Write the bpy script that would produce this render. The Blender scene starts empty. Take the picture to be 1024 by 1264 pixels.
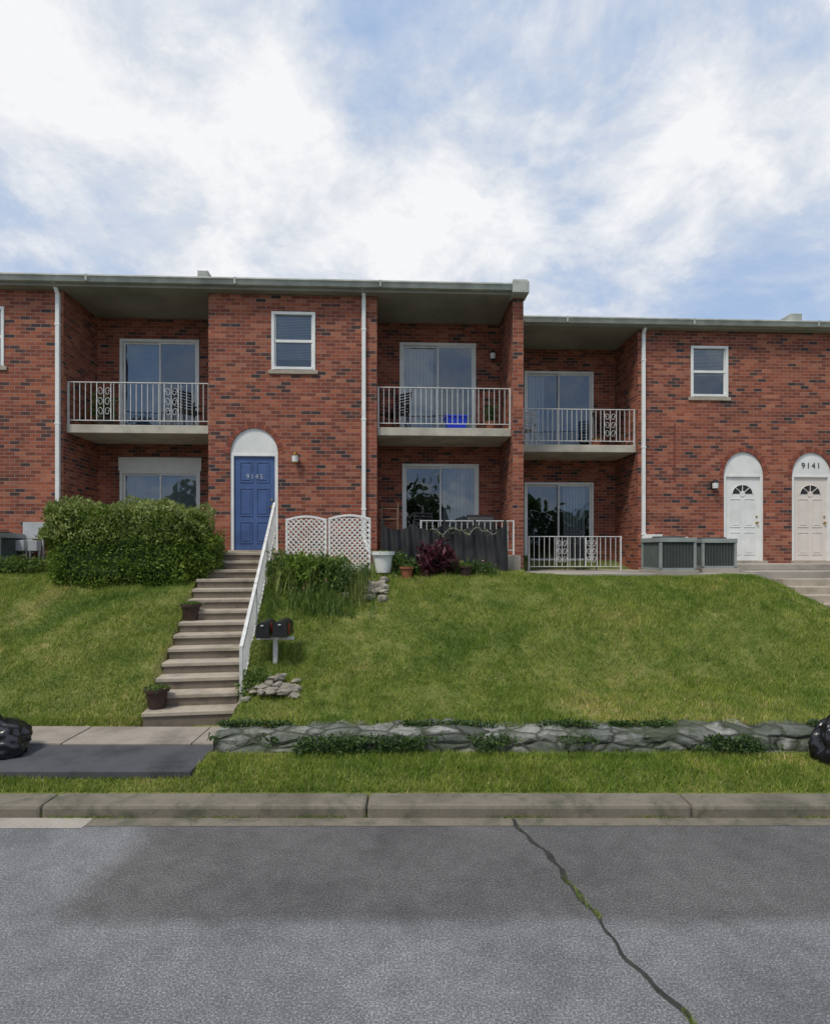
import bpy, math, random, bmesh
import numpy as np
from mathutils import Vector, Matrix, noise as mnoise
random.seed(7); rng=np.random.default_rng(7)
S=bpy.context.scene
R=math.radians
# ------------------------------------------------------------------ materials
def nmat(name):
    m=bpy.data.materials.new(name); m.use_nodes=True
    nt=m.node_tree; b=nt.nodes['Principled BSDF']
    return m,nt,b
def N(nt,t,**kw):
    n=nt.nodes.new(t)
    for k,v in kw.items(): setattr(n,k,v)
    return n
def L(nt,a,b): nt.links.new(a,b)
def ramp(nt,fac,stops):
    r=N(nt,'ShaderNodeValToRGB'); e=r.color_ramp.elements
    while len(e)<len(stops): e.new(0.5)
    for i,(p,c) in enumerate(stops):
        e[i].position=p; e[i].color=(c[0],c[1],c[2],1)
    L(nt,fac,r.inputs[0]); return r
def noise(nt,scale,detail=4,rough=.55,co='Object',vec=None,dist=0):
    n=N(nt,'ShaderNodeTexNoise'); n.inputs['Scale'].default_value=scale
    n.inputs['Detail'].default_value=detail; n.inputs['Roughness'].default_value=rough
    n.inputs['Distortion'].default_value=dist
    if vec is None:
        tc=N(nt,'ShaderNodeTexCoord'); vec=tc.outputs[co]
    L(nt,vec,n.inputs['Vector']); return n
def mul(nt,a,b,fac=1,bt='MULTIPLY'):
    m=N(nt,'ShaderNodeMix',data_type='RGBA',blend_type=bt); m.inputs[0].default_value=fac
    L(nt,a,m.inputs[6]); L(nt,b,m.inputs[7]); return m
def simple(name,c,rough=.6,var=.25,scale=6,bump=.0,bscale=60,metal=0,spec=.4):
    m,nt,b=nmat(name)
    n=noise(nt,scale,6,.6)
    lo=[x*(1-var) for x in c]; hi=[min(1,x*(1+var*.6)) for x in c]
    r=ramp(nt,n.outputs['Fac'],[(.3,lo),(.7,hi)])
    L(nt,r.outputs[0],b.inputs['Base Color'])
    b.inputs['Roughness'].default_value=rough; b.inputs['Metallic'].default_value=metal
    b.inputs['Specular IOR Level'].default_value=spec
    if bump:
        n2=noise(nt,bscale,5,.6); bp=N(nt,'ShaderNodeBump'); bp.inputs['Strength'].default_value=bump
        bp.inputs['Distance'].default_value=.01
        L(nt,n2.outputs['Fac'],bp.inputs['Height']); L(nt,bp.outputs[0],b.inputs['Normal'])
    return m
def brick_mat():
    m,nt,b=nmat('brick')
    uv=N(nt,'ShaderNodeTexCoord')
    br=N(nt,'ShaderNodeTexBrick'); br.offset=.5
    for k,v in (('Scale',1),('Mortar Size',.0056),('Mortar Smooth',.2),('Bias',0),('Brick Width',.215),('Row Height',.078)):
        br.inputs[k].default_value=v
    br.inputs['Color1'].default_value=(0,0,0,1); br.inputs['Color2'].default_value=(1,1,1,1); br.inputs['Mortar'].default_value=(.3,.3,.3,1)
    L(nt,uv.outputs['UV'],br.inputs['Vector'])
    cr=ramp(nt,br.outputs['Color'],[(0,(.05,.038,.040)),(.08,(.10,.052,.046)),(.13,(.175,.056,.038)),(.4,(.245,.072,.043)),(.7,(.325,.098,.055)),(1,(.40,.155,.092))])
    n=noise(nt,1.1,5,.6,'UV'); st=ramp(nt,n.outputs['Fac'],[(.3,(.70,.72,.76)),(.7,(1.16,1.1,1.03))])
    mm=mul(nt,cr.outputs[0],st.outputs[0])
    n3=noise(nt,70,3,.6,'UV'); s3=ramp(nt,n3.outputs['Fac'],[(.3,(.78,.78,.78)),(.7,(1.14,1.14,1.14))])
    mm=mul(nt,mm.outputs[2],s3.outputs[0])
    mx=N(nt,'ShaderNodeMix',data_type='RGBA'); L(nt,br.outputs['Fac'],mx.inputs[0]); L(nt,mm.outputs[2],mx.inputs[6]); mx.inputs[7].default_value=(.27,.21,.18,1)
    L(nt,mx.outputs[2],b.inputs['Base Color']); b.inputs['Roughness'].default_value=.85
    b.inputs['Specular IOR Level'].default_value=.25
    bp=N(nt,'ShaderNodeBump'); bp.inputs['Strength'].default_value=.5; bp.inputs['Distance'].default_value=.008; bp.invert=True
    L(nt,br.outputs['Fac'],bp.inputs['Height']); L(nt,bp.outputs[0],b.inputs['Normal'])
    return m
def leaf_mat(name,c1,c2,trans=.3):
    m,nt,b=nmat(name)
    g=N(nt,'ShaderNodeNewGeometry')
    r=ramp(nt,g.outputs['Random Per Island'],[(0,c1),(1,c2)])
    n=noise(nt,2.2,4,.6); s=ramp(nt,n.outputs['Fac'],[(.3,(.65,.7,.6)),(.7,(1.2,1.15,1.1))])
    mm=mul(nt,r.outputs[0],s.outputs[0])
    L(nt,mm.outputs[2],b.inputs['Base Color']); b.inputs['Roughness'].default_value=.55
    b.inputs['Specular IOR Level'].default_value=.3
    t=N(nt,'ShaderNodeBsdfTranslucent'); L(nt,mm.outputs[2],t.inputs[0])
    mx=N(nt,'ShaderNodeMixShader'); mx.inputs[0].default_value=trans
    L(nt,b.outputs[0],mx.inputs[1]); L(nt,t.outputs[0],mx.inputs[2])
    L(nt,mx.outputs[0],nt.nodes['Material Output'].inputs[0]); return m
def glass_mat():
    m,nt,b=nmat('window_glass'); nt.nodes.remove(b)
    t=N(nt,'ShaderNodeBsdfTransparent'); t.inputs[0].default_value=(.72,.76,.78,1)
    g=N(nt,'ShaderNodeBsdfGlossy'); g.inputs['Roughness'].default_value=.02; g.inputs[0].default_value=(.62,.70,.78,1)
    n=noise(nt,1.3,2,.5); bp=N(nt,'ShaderNodeBump'); bp.inputs['Strength'].default_value=.15; bp.inputs['Distance'].default_value=.06
    L(nt,n.outputs['Fac'],bp.inputs['Height']); L(nt,bp.outputs[0],g.inputs['Normal'])
    fr=N(nt,'ShaderNodeFresnel'); fr.inputs[0].default_value=1.5
    ma=N(nt,'ShaderNodeMath',operation='MULTIPLY_ADD'); L(nt,fr.outputs[0],ma.inputs[0]); ma.inputs[1].default_value=1.4; ma.inputs[2].default_value=.12
    mx=N(nt,'ShaderNodeMixShader'); L(nt,ma.outputs[0],mx.inputs[0]); L(nt,t.outputs[0],mx.inputs[1]); L(nt,g.outputs[0],mx.inputs[2])
    L(nt,mx.outputs[0],nt.nodes['Material Output'].inputs[0]); return m
BR=brick_mat(); GL=glass_mat()
WH=simple('white_paint',(.74,.75,.73),.45,.12,3,.05,30)
WHR=simple('white_iron_paint',(.62,.62,.6),.5,.2,8)
SLABM=simple('balcony_concrete_paint',(.44,.41,.34),.75,.3,2.5,.1,40)
CEIL=simple('soffit_paint',(.27,.265,.225),.8,.25,1.2)
GUT=simple('gutter_metal',(.40,.42,.38),.45,.35,2.5)
ROOFM=simple('roof_membrane',(.1,.1,.1),.9,.2,3)
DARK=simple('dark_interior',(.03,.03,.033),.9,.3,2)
BLIND=simple('vertical_blind',(.45,.46,.46),.7,.1,2)
BLINDH=simple('mini_blind',(.5,.52,.54),.6,.1,2)
CURT=simple('blue_curtain',(.16,.27,.45),.8,.2,3)
BLUE=simple('blue_door_paint',(.06,.11,.26),.42,.2,3,.05,40)
CREAM=simple('offwhite_door_paint',(.68,.62,.57),.45,.08,3)
BLACK=simple('black_paint',(.018,.018,.02),.4,.3,5)
NUM=simple('aged_number_metal',(.42,.45,.5),.5,.2,5)
BRASS=simple('brass',(.5,.33,.1),.3,.1,5,metal=1)
ACM=simple('ac_metal',(.27,.30,.285),.5,.2,3)
ACF=simple('ac_fins',(.12,.145,.135),.5,.2,3)
ACD=simple('ac_louver_dark',(.03,.035,.035),.6,.2,3)
GREY=simple('meter_grey',(.42,.44,.45),.5,.15,4)
POT=simple('brown_pot',(.05,.028,.022),.5,.3,8)
ROCK=simple('field_stone',(.27,.245,.2),.9,.45,5,.6,25)
BAG=simple('black_plastic',(.012,.012,.016),.25,.3,5,.4,14,spec=.6)
WOOD=simple('weathered_wood',(.2,.12,.07),.7,.3,6)
TOTE=simple('blue_plastic',(.015,.05,.55),.35,.1,5)
FAB=simple('black_screen_fabric',(.02,.021,.023),.7,.3,2,spec=.35)
SOIL=simple('mulch_soil',(.045,.042,.04),.95,.6,5,.8,40)
TERRA=simple('terracotta',(.3,.1,.05),.7,.2,5)
RED=simple('flag_red',(.4,.02,.02),.5,.1,4)
def concrete(name,c,sc=1.2,moss=0,dark=.55):
    m,nt,b=nmat(name)
    n=noise(nt,sc,8,.65); r=ramp(nt,n.outputs['Fac'],[(.28,[x*dark for x in c]),(.5,c),(.72,[x*1.18 for x in c])])
    n2=noise(nt,90,3,.7); r2=ramp(nt,n2.outputs['Fac'],[(.3,(.8,.8,.8)),(.7,(1.15,1.15,1.15))])
    mm=mul(nt,r.outputs[0],r2.outputs[0]); out=mm.outputs[2]
    if moss:
        n5=noise(nt,3.3,7,.7,dist=.6); mk=ramp(nt,n5.outputs['Fac'],[(.5-moss*.12,(0,0,0)),(.66,(.8,.8,.8))])
        n6=noise(nt,14,4,.7); mc=ramp(nt,n6.outputs['Fac'],[(.35,(.04,.045,.03)),(.65,(.09,.10,.06))])
        q=N(nt,'ShaderNodeMix',data_type='RGBA'); L(nt,mk.outputs[0],q.inputs[0]); L(nt,out,q.inputs[6]); L(nt,mc.outputs[0],q.inputs[7]); out=q.outputs[2]
    L(nt,out,b.inputs['Base Color']); b.inputs['Roughness'].default_value=.9
    bp=N(nt,'ShaderNodeBump'); bp.inputs['Strength'].default_value=.4; bp.inputs['Distance'].default_value=.007
    L(nt,n2.outputs['Fac'],bp.inputs['Height']); L(nt,bp.outputs[0],b.inputs['Normal']); return m
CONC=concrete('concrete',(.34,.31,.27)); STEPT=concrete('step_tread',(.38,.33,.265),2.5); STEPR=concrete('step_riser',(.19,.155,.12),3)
WALK=concrete('sidewalk_concrete',(.29,.255,.215),1.6)
SHADEBAND=concrete('walk_shadow_band',(.065,.068,.076),1.8,dark=.4)  # dark colour paints the shadow band beside the walk
KERB=concrete('curb_concrete',(.175,.155,.12),1.3,.12,.5)
def ledge_mat():
    m,nt,b=nmat('stone_retaining_wall')
    tc=N(nt,'ShaderNodeTexCoord'); mp=N(nt,'ShaderNodeMapping'); mp.inputs['Scale'].default_value=(3.0,3.6,7.0); L(nt,tc.outputs['Object'],mp.inputs[0])
    nd=noise(nt,2.5,4,.6,vec=mp.outputs[0]); ad=mul(nt,mp.outputs[0],nd.outputs['Color'],.22,'ADD')
    v=N(nt,'ShaderNodeTexVoronoi',feature='DISTANCE_TO_EDGE'); L(nt,ad.outputs[2],v.inputs['Vector']); v.inputs['Scale'].default_value=1
    vc=N(nt,'ShaderNodeTexVoronoi'); L(nt,ad.outputs[2],vc.inputs['Vector']); vc.inputs['Scale'].default_value=1
    sp=N(nt,'ShaderNodeSeparateColor'); L(nt,vc.outputs['Color'],sp.inputs[0])
    c=ramp(nt,sp.outputs[0],[(0,(.075,.085,.075)),(.4,(.14,.15,.14)),(.75,(.22,.225,.21)),(1,(.30,.30,.28))])
    j=ramp(nt,v.outputs['Distance'],[(.0,(.16,.18,.13)),(.10,(1,1,1))]); mm=mul(nt,c.outputs[0],j.outputs[0])
    n2=noise(nt,25,5,.7); r2=ramp(nt,n2.outputs['Fac'],[(.3,(.65,.65,.65)),(.7,(1.25,1.25,1.25))]); mm=mul(nt,mm.outputs[2],r2.outputs[0])
    n5=noise(nt,2.0,7,.7,dist=.5); mk=ramp(nt,n5.outputs['Fac'],[(.42,(0,0,0)),(.6,(.9,.9,.9))])
    q=N(nt,'ShaderNodeMix',data_type='RGBA'); L(nt,mk.outputs[0],q.inputs[0]); L(nt,mm.outputs[2],q.inputs[6]); q.inputs[7].default_value=(.045,.06,.03,1)
    L(nt,q.outputs[2],b.inputs['Base Color']); b.inputs['Roughness'].default_value=.95
    bp=N(nt,'ShaderNodeBump'); bp.inputs['Strength'].default_value=.8; bp.inputs['Distance'].default_value=.03
    j2=ramp(nt,v.outputs['Distance'],[(0,(0,0,0)),(.2,(1,1,1))]); L(nt,j2.outputs[0],bp.inputs['Height']); L(nt,bp.outputs[0],b.inputs['Normal']); return m
LEDGE=ledge_mat()
def asphalt():
    m,nt,b=nmat('asphalt')
    v=noise(nt,75,4,.8); r=ramp(nt,v.outputs['Fac'],[(.3,(.055,.058,.063)),(.5,(.148,.151,.16)),(.68,(.42,.42,.43))])
    n=noise(nt,.55,6,.6); r2=ramp(nt,n.outputs['Fac'],[(.3,(.76,.77,.78)),(.7,(1.16,1.15,1.14))])
    mm=mul(nt,r.outputs[0],r2.outputs[0])
    n4=noise(nt,6,6,.75); r4=ramp(nt,n4.outputs['Fac'],[(.35,(.82,.82,.82)),(.62,(1.1,1.1,1.1))]); mm=mul(nt,mm.outputs[2],r4.outputs[0])
    n7=noise(nt,1.1,6,.7,dist=.3); r7=ramp(nt,n7.outputs['Fac'],[(.33,(.82,.82,.82)),(.5,(1,1,1))]); mm=mul(nt,mm.outputs[2],r7.outputs[0])
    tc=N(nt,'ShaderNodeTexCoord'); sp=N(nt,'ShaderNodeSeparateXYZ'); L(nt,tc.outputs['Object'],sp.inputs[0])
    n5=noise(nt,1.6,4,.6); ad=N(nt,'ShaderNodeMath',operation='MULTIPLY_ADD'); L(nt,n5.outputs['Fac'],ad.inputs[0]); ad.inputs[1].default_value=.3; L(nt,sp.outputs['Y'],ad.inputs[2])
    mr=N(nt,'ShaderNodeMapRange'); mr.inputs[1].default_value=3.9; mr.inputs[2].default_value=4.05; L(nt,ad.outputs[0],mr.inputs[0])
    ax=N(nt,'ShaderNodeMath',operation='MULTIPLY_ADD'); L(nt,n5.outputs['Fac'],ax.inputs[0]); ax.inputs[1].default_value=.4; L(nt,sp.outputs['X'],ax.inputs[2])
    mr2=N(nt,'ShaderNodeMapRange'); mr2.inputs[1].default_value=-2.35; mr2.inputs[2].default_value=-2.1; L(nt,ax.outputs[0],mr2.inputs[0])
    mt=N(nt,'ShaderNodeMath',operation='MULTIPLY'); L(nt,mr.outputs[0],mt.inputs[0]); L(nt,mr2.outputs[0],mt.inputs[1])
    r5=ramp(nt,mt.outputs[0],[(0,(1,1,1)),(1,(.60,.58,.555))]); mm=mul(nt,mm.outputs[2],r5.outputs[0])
    L(nt,mm.outputs[2],b.inputs['Base Color']); b.inputs['Roughness'].default_value=.85
    bp=N(nt,'ShaderNodeBump'); bp.inputs['Strength'].default_value=.5; bp.inputs['Distance'].default_value=.006
    L(nt,v.outputs['Fac'],bp.inputs['Height']); L(nt,bp.outputs[0],b.inputs['Normal']); return m
ASPH=asphalt()
TAR=simple('crack_sealer',(.035,.037,.033),.8,.5,12,.5,60)
def lawn_tint(nt,col):
    n=noise(nt,.45,6,.68,dist=.6); s=ramp(nt,n.outputs['Fac'],[(.34,(.58,.72,.55)),(.46,(.98,1.0,.88)),(.56,(1.2,1.12,1.1)),(.68,(1.8,1.35,1.85))])
    mm=mul(nt,col,s.outputs[0])
    n2=noise(nt,3.2,6,.7); s2=ramp(nt,n2.outputs['Fac'],[(.36,(.72,.8,.72)),(.62,(1.25,1.15,1.25))]); return mul(nt,mm.outputs[2],s2.outputs[0])
def ground_mat():
    m,nt,b=nmat('lawn_ground')
    n2=noise(nt,45,4,.7); r2=ramp(nt,n2.outputs['Fac'],[(.3,(.06,.085,.02)),(.7,(.16,.18,.06))]); mm=lawn_tint(nt,r2.outputs[0])
    L(nt,mm.outputs[2],b.inputs['Base Color']); b.inputs['Roughness'].default_value=1; b.inputs['Specular IOR Level'].default_value=.1
    return m
GRD=ground_mat()
def grass_mat():
    m,nt,b=nmat('grass_blades')
    g=N(nt,'ShaderNodeNewGeometry'); r=ramp(nt,g.outputs['Random Per Island'],[(0,(.115,.20,.028)),(.6,(.20,.29,.042)),(.88,(.29,.35,.085)),(1,(.44,.40,.2))])
    mm=lawn_tint(nt,r.outputs[0])
    L(nt,mm.outputs[2],b.inputs['Base Color']); b.inputs['Roughness'].default_value=.6; b.inputs['Specular IOR Level'].default_value=.2
    t=N(nt,'ShaderNodeBsdfTranslucent'); L(nt,mm.outputs[2],t.inputs[0])
    mx=N(nt,'ShaderNodeMixShader'); mx.inputs[0].default_value=.35
    L(nt,b.outputs[0],mx.inputs[1]); L(nt,t.outputs[0],mx.inputs[2]); L(nt,mx.outputs[0],nt.nodes['Material Output'].inputs[0]); return m
GRASS=grass_mat()
LF_H=leaf_mat('hedge_leaves',(.075,.15,.02),(.23,.32,.05),.35); LF_D=leaf_mat('dark_leaves',(.03,.07,.02),(.09,.15,.04))
LF_S=leaf_mat('shrub_leaves',(.06,.13,.025),(.20,.27,.07),.35); LF_P=leaf_mat('purple_leaves',(.03,.01,.018),(.12,.03,.05))
LF_Y=leaf_mat('pale_leaves',(.20,.27,.06),(.34,.38,.15)); LF_F=leaf_mat('pink_flowers',(.5,.12,.2),(.6,.5,.5))
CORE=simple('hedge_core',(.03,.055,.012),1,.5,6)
# ------------------------------------------------------------------ mesh helper
def link(o,parent=None):
    S.collection.objects.link(o)
    if parent: o.parent=parent
    return o
class B:
    def __init__(s): s.v=[];s.f=[];s.m=[];s.mats=[]
    def mi(s,m):
        if m not in s.mats: s.mats.append(m)
        return s.mats.index(m)
    def quad(s,a,b,c,d,m):
        i=len(s.v); s.v+= [a,b,c,d]; s.f.append((i,i+1,i+2,i+3)); s.m.append(s.mi(m))
    def box(s,x0,x1,y0,y1,z0,z1,m):
        i=len(s.v); s.v+=[(x0,y0,z0),(x1,y0,z0),(x1,y1,z0),(x0,y1,z0),(x0,y0,z1),(x1,y0,z1),(x1,y1,z1),(x0,y1,z1)]
        k=s.mi(m)
        for f in ((0,3,2,1),(4,5,6,7),(0,1,5,4),(1,2,6,5),(2,3,7,6),(3,0,4,7)):
            s.f.append(tuple(i+j for j in f)); s.m.append(k)
    def cyl(s,p0,p1,r0,m,r1=None,n=10,cap=True):
        r1=r0 if r1 is None else r1
        p0=Vector(p0);p1=Vector(p1);d=(p1-p0).normalized()
        a=d.orthogonal().normalized(); c=d.cross(a); i=len(s.v);k=s.mi(m)
        for p,r in ((p0,r0),(p1,r1)):
            for j in range(n):
                t=2*math.pi*j/n; s.v.append(tuple(p+(a*math.cos(t)+c*math.sin(t))*r))
        for j in range(n):
            s.f.append((i+j,i+(j+1)%n,i+n+(j+1)%n,i+n+j)); s.m.append(k)
        if cap:
            s.f.append(tuple(i+n-1-j for j in range(n))); s.m.append(k)
            s.f.append(tuple(i+n+j for j in range(n))); s.m.append(k)
    def tube(s,pts,r,m,n=8):
        for a,b in zip(pts[:-1],pts[1:]): s.cyl(a,b,r,m,n=n)
    def bar(s,p0,p1,w,m):
        s.cyl(p0,p1,w*.707,m,n=4)
    def rock(s,c,size,m,seed=0):
        bm=bmesh.new(); bmesh.ops.create_icosphere(bm,subdivisions=2,radius=1)
        i=len(s.v);k=s.mi(m); rz=random.random()*6.28; off=Vector((seed*3.1,seed*1.7,seed))
        for v in bm.verts:
            p=v.co.copy(); 
            p=Vector([math.copysign(abs(q)**.7,q) for q in p])
            p*=1+.35*mnoise.noise(p*1.6+off)
            x,y=p.x*size[0],p.y*size[1]
            s.v.append((c[0]+x*math.cos(rz)-y*math.sin(rz),c[1]+x*math.sin(rz)+y*math.cos(rz),c[2]+p.z*size[2]))
        for f in bm.faces:
            s.f.append(tuple(i+v.index for v in f.verts)); s.m.append(k)
        bm.free()
    def lathe(s,c,prof,m,n=24):
        i=len(s.v);k=s.mi(m)
        for r,z in prof:
            for j in range(n):
                t=2*math.pi*j/n; s.v.append((c[0]+r*math.cos(t),c[1]+r*math.sin(t),c[2]+z))
        for a in range(len(prof)-1):
            for j in range(n):
                s.f.append((i+a*n+j,i+a*n+(j+1)%n,i+(a+1)*n+(j+1)%n,i+(a+1)*n+j)); s.m.append(k)
    def make(s,name,parent=None,bevel=0,smooth=False,uv=True):
        me=bpy.data.meshes.new(name); me.from_pydata(s.v,[],s.f); 
        for m in s.mats: me.materials.append(m)
        me.polygons.foreach_set('material_index',s.m)
        if smooth: me.polygons.foreach_set('use_smooth',[True]*len(s.f))
        me.update()
        if uv:
            ul=me.uv_layers.new(name='UVMap')
            for p in me.polygons:
                n=p.normal; ax=max(range(3),key=lambda q:abs(n[q]))
                for li in p.loop_indices:
                    c=me.vertices[me.loops[li].vertex_index].co
                    ul.data[li].uv=((c.x,c.y) if ax==2 else (c.x,c.z) if ax==1 else (c.y+.107,c.z))
        o=link(bpy.data.objects.new(name,me),parent)
        if bevel:
            mo=o.modifiers.new('bevel','BEVEL'); mo.width=bevel; mo.segments=2; mo.limit_method='ANGLE'
        return o
def empty(name,loc=(0,0,0),rz=0):
    e=bpy.data.objects.new(name,None); e.location=loc; e.rotation_euler=(0,0,rz); e.empty_display_size=.3; return link(e)
def npmesh(name,V,F,mat,k,parent=None):
    me=bpy.data.meshes.new(name); nv=len(V); nf=len(F)
    me.vertices.add(nv); me.vertices.foreach_set('co',V.astype(np.float32).ravel())
    me.loops.add(nf*k); me.loops.foreach_set('vertex_index',F.astype(np.int32).ravel())
    me.polygons.add(nf); me.polygons.foreach_set('loop_start',np.arange(0,nf*k,k,dtype=np.int32)); me.polygons.foreach_set('loop_total',np.full(nf,k,dtype=np.int32))
    me.materials.append(mat); me.update(calc_edges=True); me.validate()
    return link(bpy.data.objects.new(name,me),parent)
# ------------------------------------------------------------------ terrain
def sst(a,b,x): t=np.clip((x-a)/(b-a),0,1); return t*t*(3-2*t)
SX,SY=-2.95,7.4; SA=math.atan2(.55,4.0); SD=(-math.sin(SA),math.cos(SA)); SP=(math.cos(SA),math.sin(SA))
KB=5.62
WX=-2.28; WY=6.42   # retaining wall start / face
def height(x,y):
    T=2.05-.07*sst(2.5,4.0,x)-.50*sst(6.4,7.9,x)
    t=np.clip((y-7.25)/3.65,0,1); z=.22+(T-.22)*(1-(1-t)**1.4)
    z=z+(.045*np.sin(x*1.1+y*.7)+.03*np.sin(x*2.6-y*1.9)+.018*np.sin(x*5.3+y*4.1)+.01*np.sin(x*11-y*7))*np.clip((y-7.3)/.8,0,1)*(1-.6*sst(10.2,10.9,y))
    z=z+.16*sst(11.2,12.2,y)*(x<3)-.25*sst(11.05,11.4,y)*(x>2.3)
    z=np.where((x>WX+.03)&(y>WY+.12),np.maximum(z,.40+.22*(y-WY-.3)),z)
    a=(x-SX)*SD[0]+(y-SY)*SD[1]; b=np.abs((x-SX)*SP[0]+(y-SY)*SP[1])
    cut=np.where(a>4.0,2.2,.25+a*.56-.22)
    z=np.where((b<.6)&(a>-.1)&(a<5.2),np.minimum(z,cut),z)
    z=np.where(y<6.2,.10+.11*sst(KB,6.0,y),z)
    z=np.where(y<KB-.03,-.06,z)
    return z
xs=np.unique(np.concatenate([np.linspace(-400,-16,14),np.linspace(-16,16,401),np.linspace(16,400,14)]))
ys=np.unique(np.concatenate([np.linspace(-400,-6,12),np.linspace(-6,5.2,10),np.linspace(5.2,13,157),np.linspace(13,500,16)]))
GX,GY=np.meshgrid(xs,ys); GZ=height(GX,GY); V=np.stack([GX,GY,GZ],-1).reshape(-1,3)
nx,ny=len(xs),len(ys); ii=(np.arange(ny-1)[:,None]*nx+np.arange(nx-1)[None]).ravel()
gr=npmesh('ground',V,np.stack([ii,ii+1,ii+nx+1,ii+nx],-1),GRD,4)
gr.data.polygons.foreach_set('use_smooth',[True]*len(gr.data.polygons))
b=B(); b.quad((-150,-7,0),(150,-7,0),(150,5.3,0),(-150,5.3,0),ASPH); b.make('road')
b=B()
x=-40.1
while x<40:
    b.box(x,x+3.042,5.3+.004,KB-.02,-.1,.115+.005*random.random(),KERB); x+=3.05
b.make('curb',bevel=.035)
b=B(); b.quad((-40,5.0,.004),(-3.0,5.1,.004),(-3.0,5.3,.004),(-40,5.3,.004),CONC)
b.quad((-3.0,5.14,.004),(40,5.2,.004),(40,5.3,.004),(-3.0,5.3,.004),KERB); b.make('gutter_pan')
b=B(); x=-40.6
while x<-3.6:
    b.box(x,x+1.505,6.62,7.26,.0,.25+.006*random.random(),WALK); x+=1.52
b.box(x,-2.32,6.62,7.26,0,.253,WALK)
b.make('sidewalk',bevel=.008)
b=B(); b.box(-40,-2.3,5.82,6.615,0,.236,SHADEBAND); b.make('walk_shadow_strip',bevel=.01)  # dark slab standing in for the shadow along the walk
def ledge(name,x0,x1,y0,y1,zb,zt,mat):
    nx_=int((x1-x0)/.04); b=B()
    prof=[(y0-.05,zb),(y0-.03,zb+.25*(zt-zb)),(y0-.015,zb+.5*(zt-zb)),(y0,zb+.75*(zt-zb)),(y0+.02,zt-.02),(y0+.05,zt)]+[(y0+(y1-y0)*q,zt+.01) for q in (.25,.5,.75,1)]
    k=len(prof)
    for i in range(nx_+1):
        x=x0+(x1-x0)*i/nx_
        for (y,z) in prof:
            q=mnoise.noise(Vector((x*2.2,y*3,z*5)))*.05+mnoise.noise(Vector((x*7,y*9,z*12)))*.035
            b.v.append((x,y+q,z+(q*.9+.02*mnoise.noise(Vector((x*1.2,0,0))) if z>zb+.03 else 0)))
    mi=b.mi(mat)
    for i in range(nx_):
        for j in range(k-1):
            a=i*k+j; b.f.append((a,a+k,a+k+1,a+1)); b.m.append(mi)
    b.f.append(tuple(range(k))); b.m.append(mi); b.f.append(tuple(nx_*k+j for j in range(k-1,-1,-1))); b.m.append(mi)
    return b.make(name)
ledge('stone_retaining_wall',WX,14,WY,WY+.42,.14,.43,LEDGE)
def crackx(y): return .92+.24*(5.22-y)+.03*math.sin(y*3.1)+.015*math.sin(y*8.3+1)+.012*math.sin(y*23)
b=B(); y=5.28; prev=None
while y>-4:
    w=.007+.018*abs(mnoise.noise(Vector((y*4,0,3))))*2+.007*random.random(); xx=crackx(y)
    cur=((xx-w,y,.005),(xx+w,y,.005))
    if prev: b.quad(cur[0],cur[1],prev[1],prev[0],TAR)
    prev=cur; y-=.045
b.make('road_crack')
# ------------------------------------------------------------------ building parts
def wall(b,s0,s1,z0,z1,y,ops,rev=.1):
    X={s0,s1};Z={z0,z1}
    for o in ops: X|={o[0],o[1]}; Z|={o[2],o[3]+(o[4] if len(o)>4 else 0)}
    X=sorted(X);Z=sorted(Z)
    for a,c in zip(X[:-1],X[1:]):
        for d,e in zip(Z[:-1],Z[1:]):
            mx,mz=(a+c)/2,(d+e)/2
            if any(o[0]<mx<o[1] and o[2]<mz<o[3]+(o[4] if len(o)>4 else 0) for o in ops): continue
            b.quad((a,y,d),(c,y,d),(c,y,e),(a,y,e),BR)
    for o in ops:
        a,c,d,e=o[:4]; r=rev
        b.quad((a,y,d),(a,y,e),(a,y+r,e),(a,y+r,d),BR); b.quad((c,y,d),(c,y+r,d),(c,y+r,e),(c,y,e),BR)
        b.quad((a,y,d),(a,y+r,d),(c,y+r,d),(c,y,d),BR)
        if len(o)>4:
            h=o[4]; n=20; m=(a+c)/2; w=(c-a)/2
            P=[(m-w*math.cos(math.pi*i/n),e+h*math.sin(math.pi*i/n)) for i in range(n+1)]
            for p,q in zip(P[:-1],P[1:]):
                b.quad((p[0],y,p[1]),(q[0],y,q[1]),(q[0],y,e+h),(p[0],y,e+h),BR)
                b.quad((p[0],y,p[1]),(p[0],y+r,p[1]),(q[0],y+r,q[1]),(q[0],y,q[1]),BR)
        else: b.quad((a,y,e),(c,y,e),(c,y+r,e),(a,y+r,e),BR)
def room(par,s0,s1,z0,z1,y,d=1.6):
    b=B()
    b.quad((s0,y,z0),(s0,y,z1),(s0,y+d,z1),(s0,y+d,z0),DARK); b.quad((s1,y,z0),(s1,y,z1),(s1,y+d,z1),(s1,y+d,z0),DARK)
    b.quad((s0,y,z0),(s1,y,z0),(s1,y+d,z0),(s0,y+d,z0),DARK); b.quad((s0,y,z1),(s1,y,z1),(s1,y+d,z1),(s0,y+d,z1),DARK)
    b.quad((s0,y+d,z0),(s1,y+d,z0),(s1,y+d,z1),(s0,y+d,z1),DARK); b.make('room_interior',par,uv=False)
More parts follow.
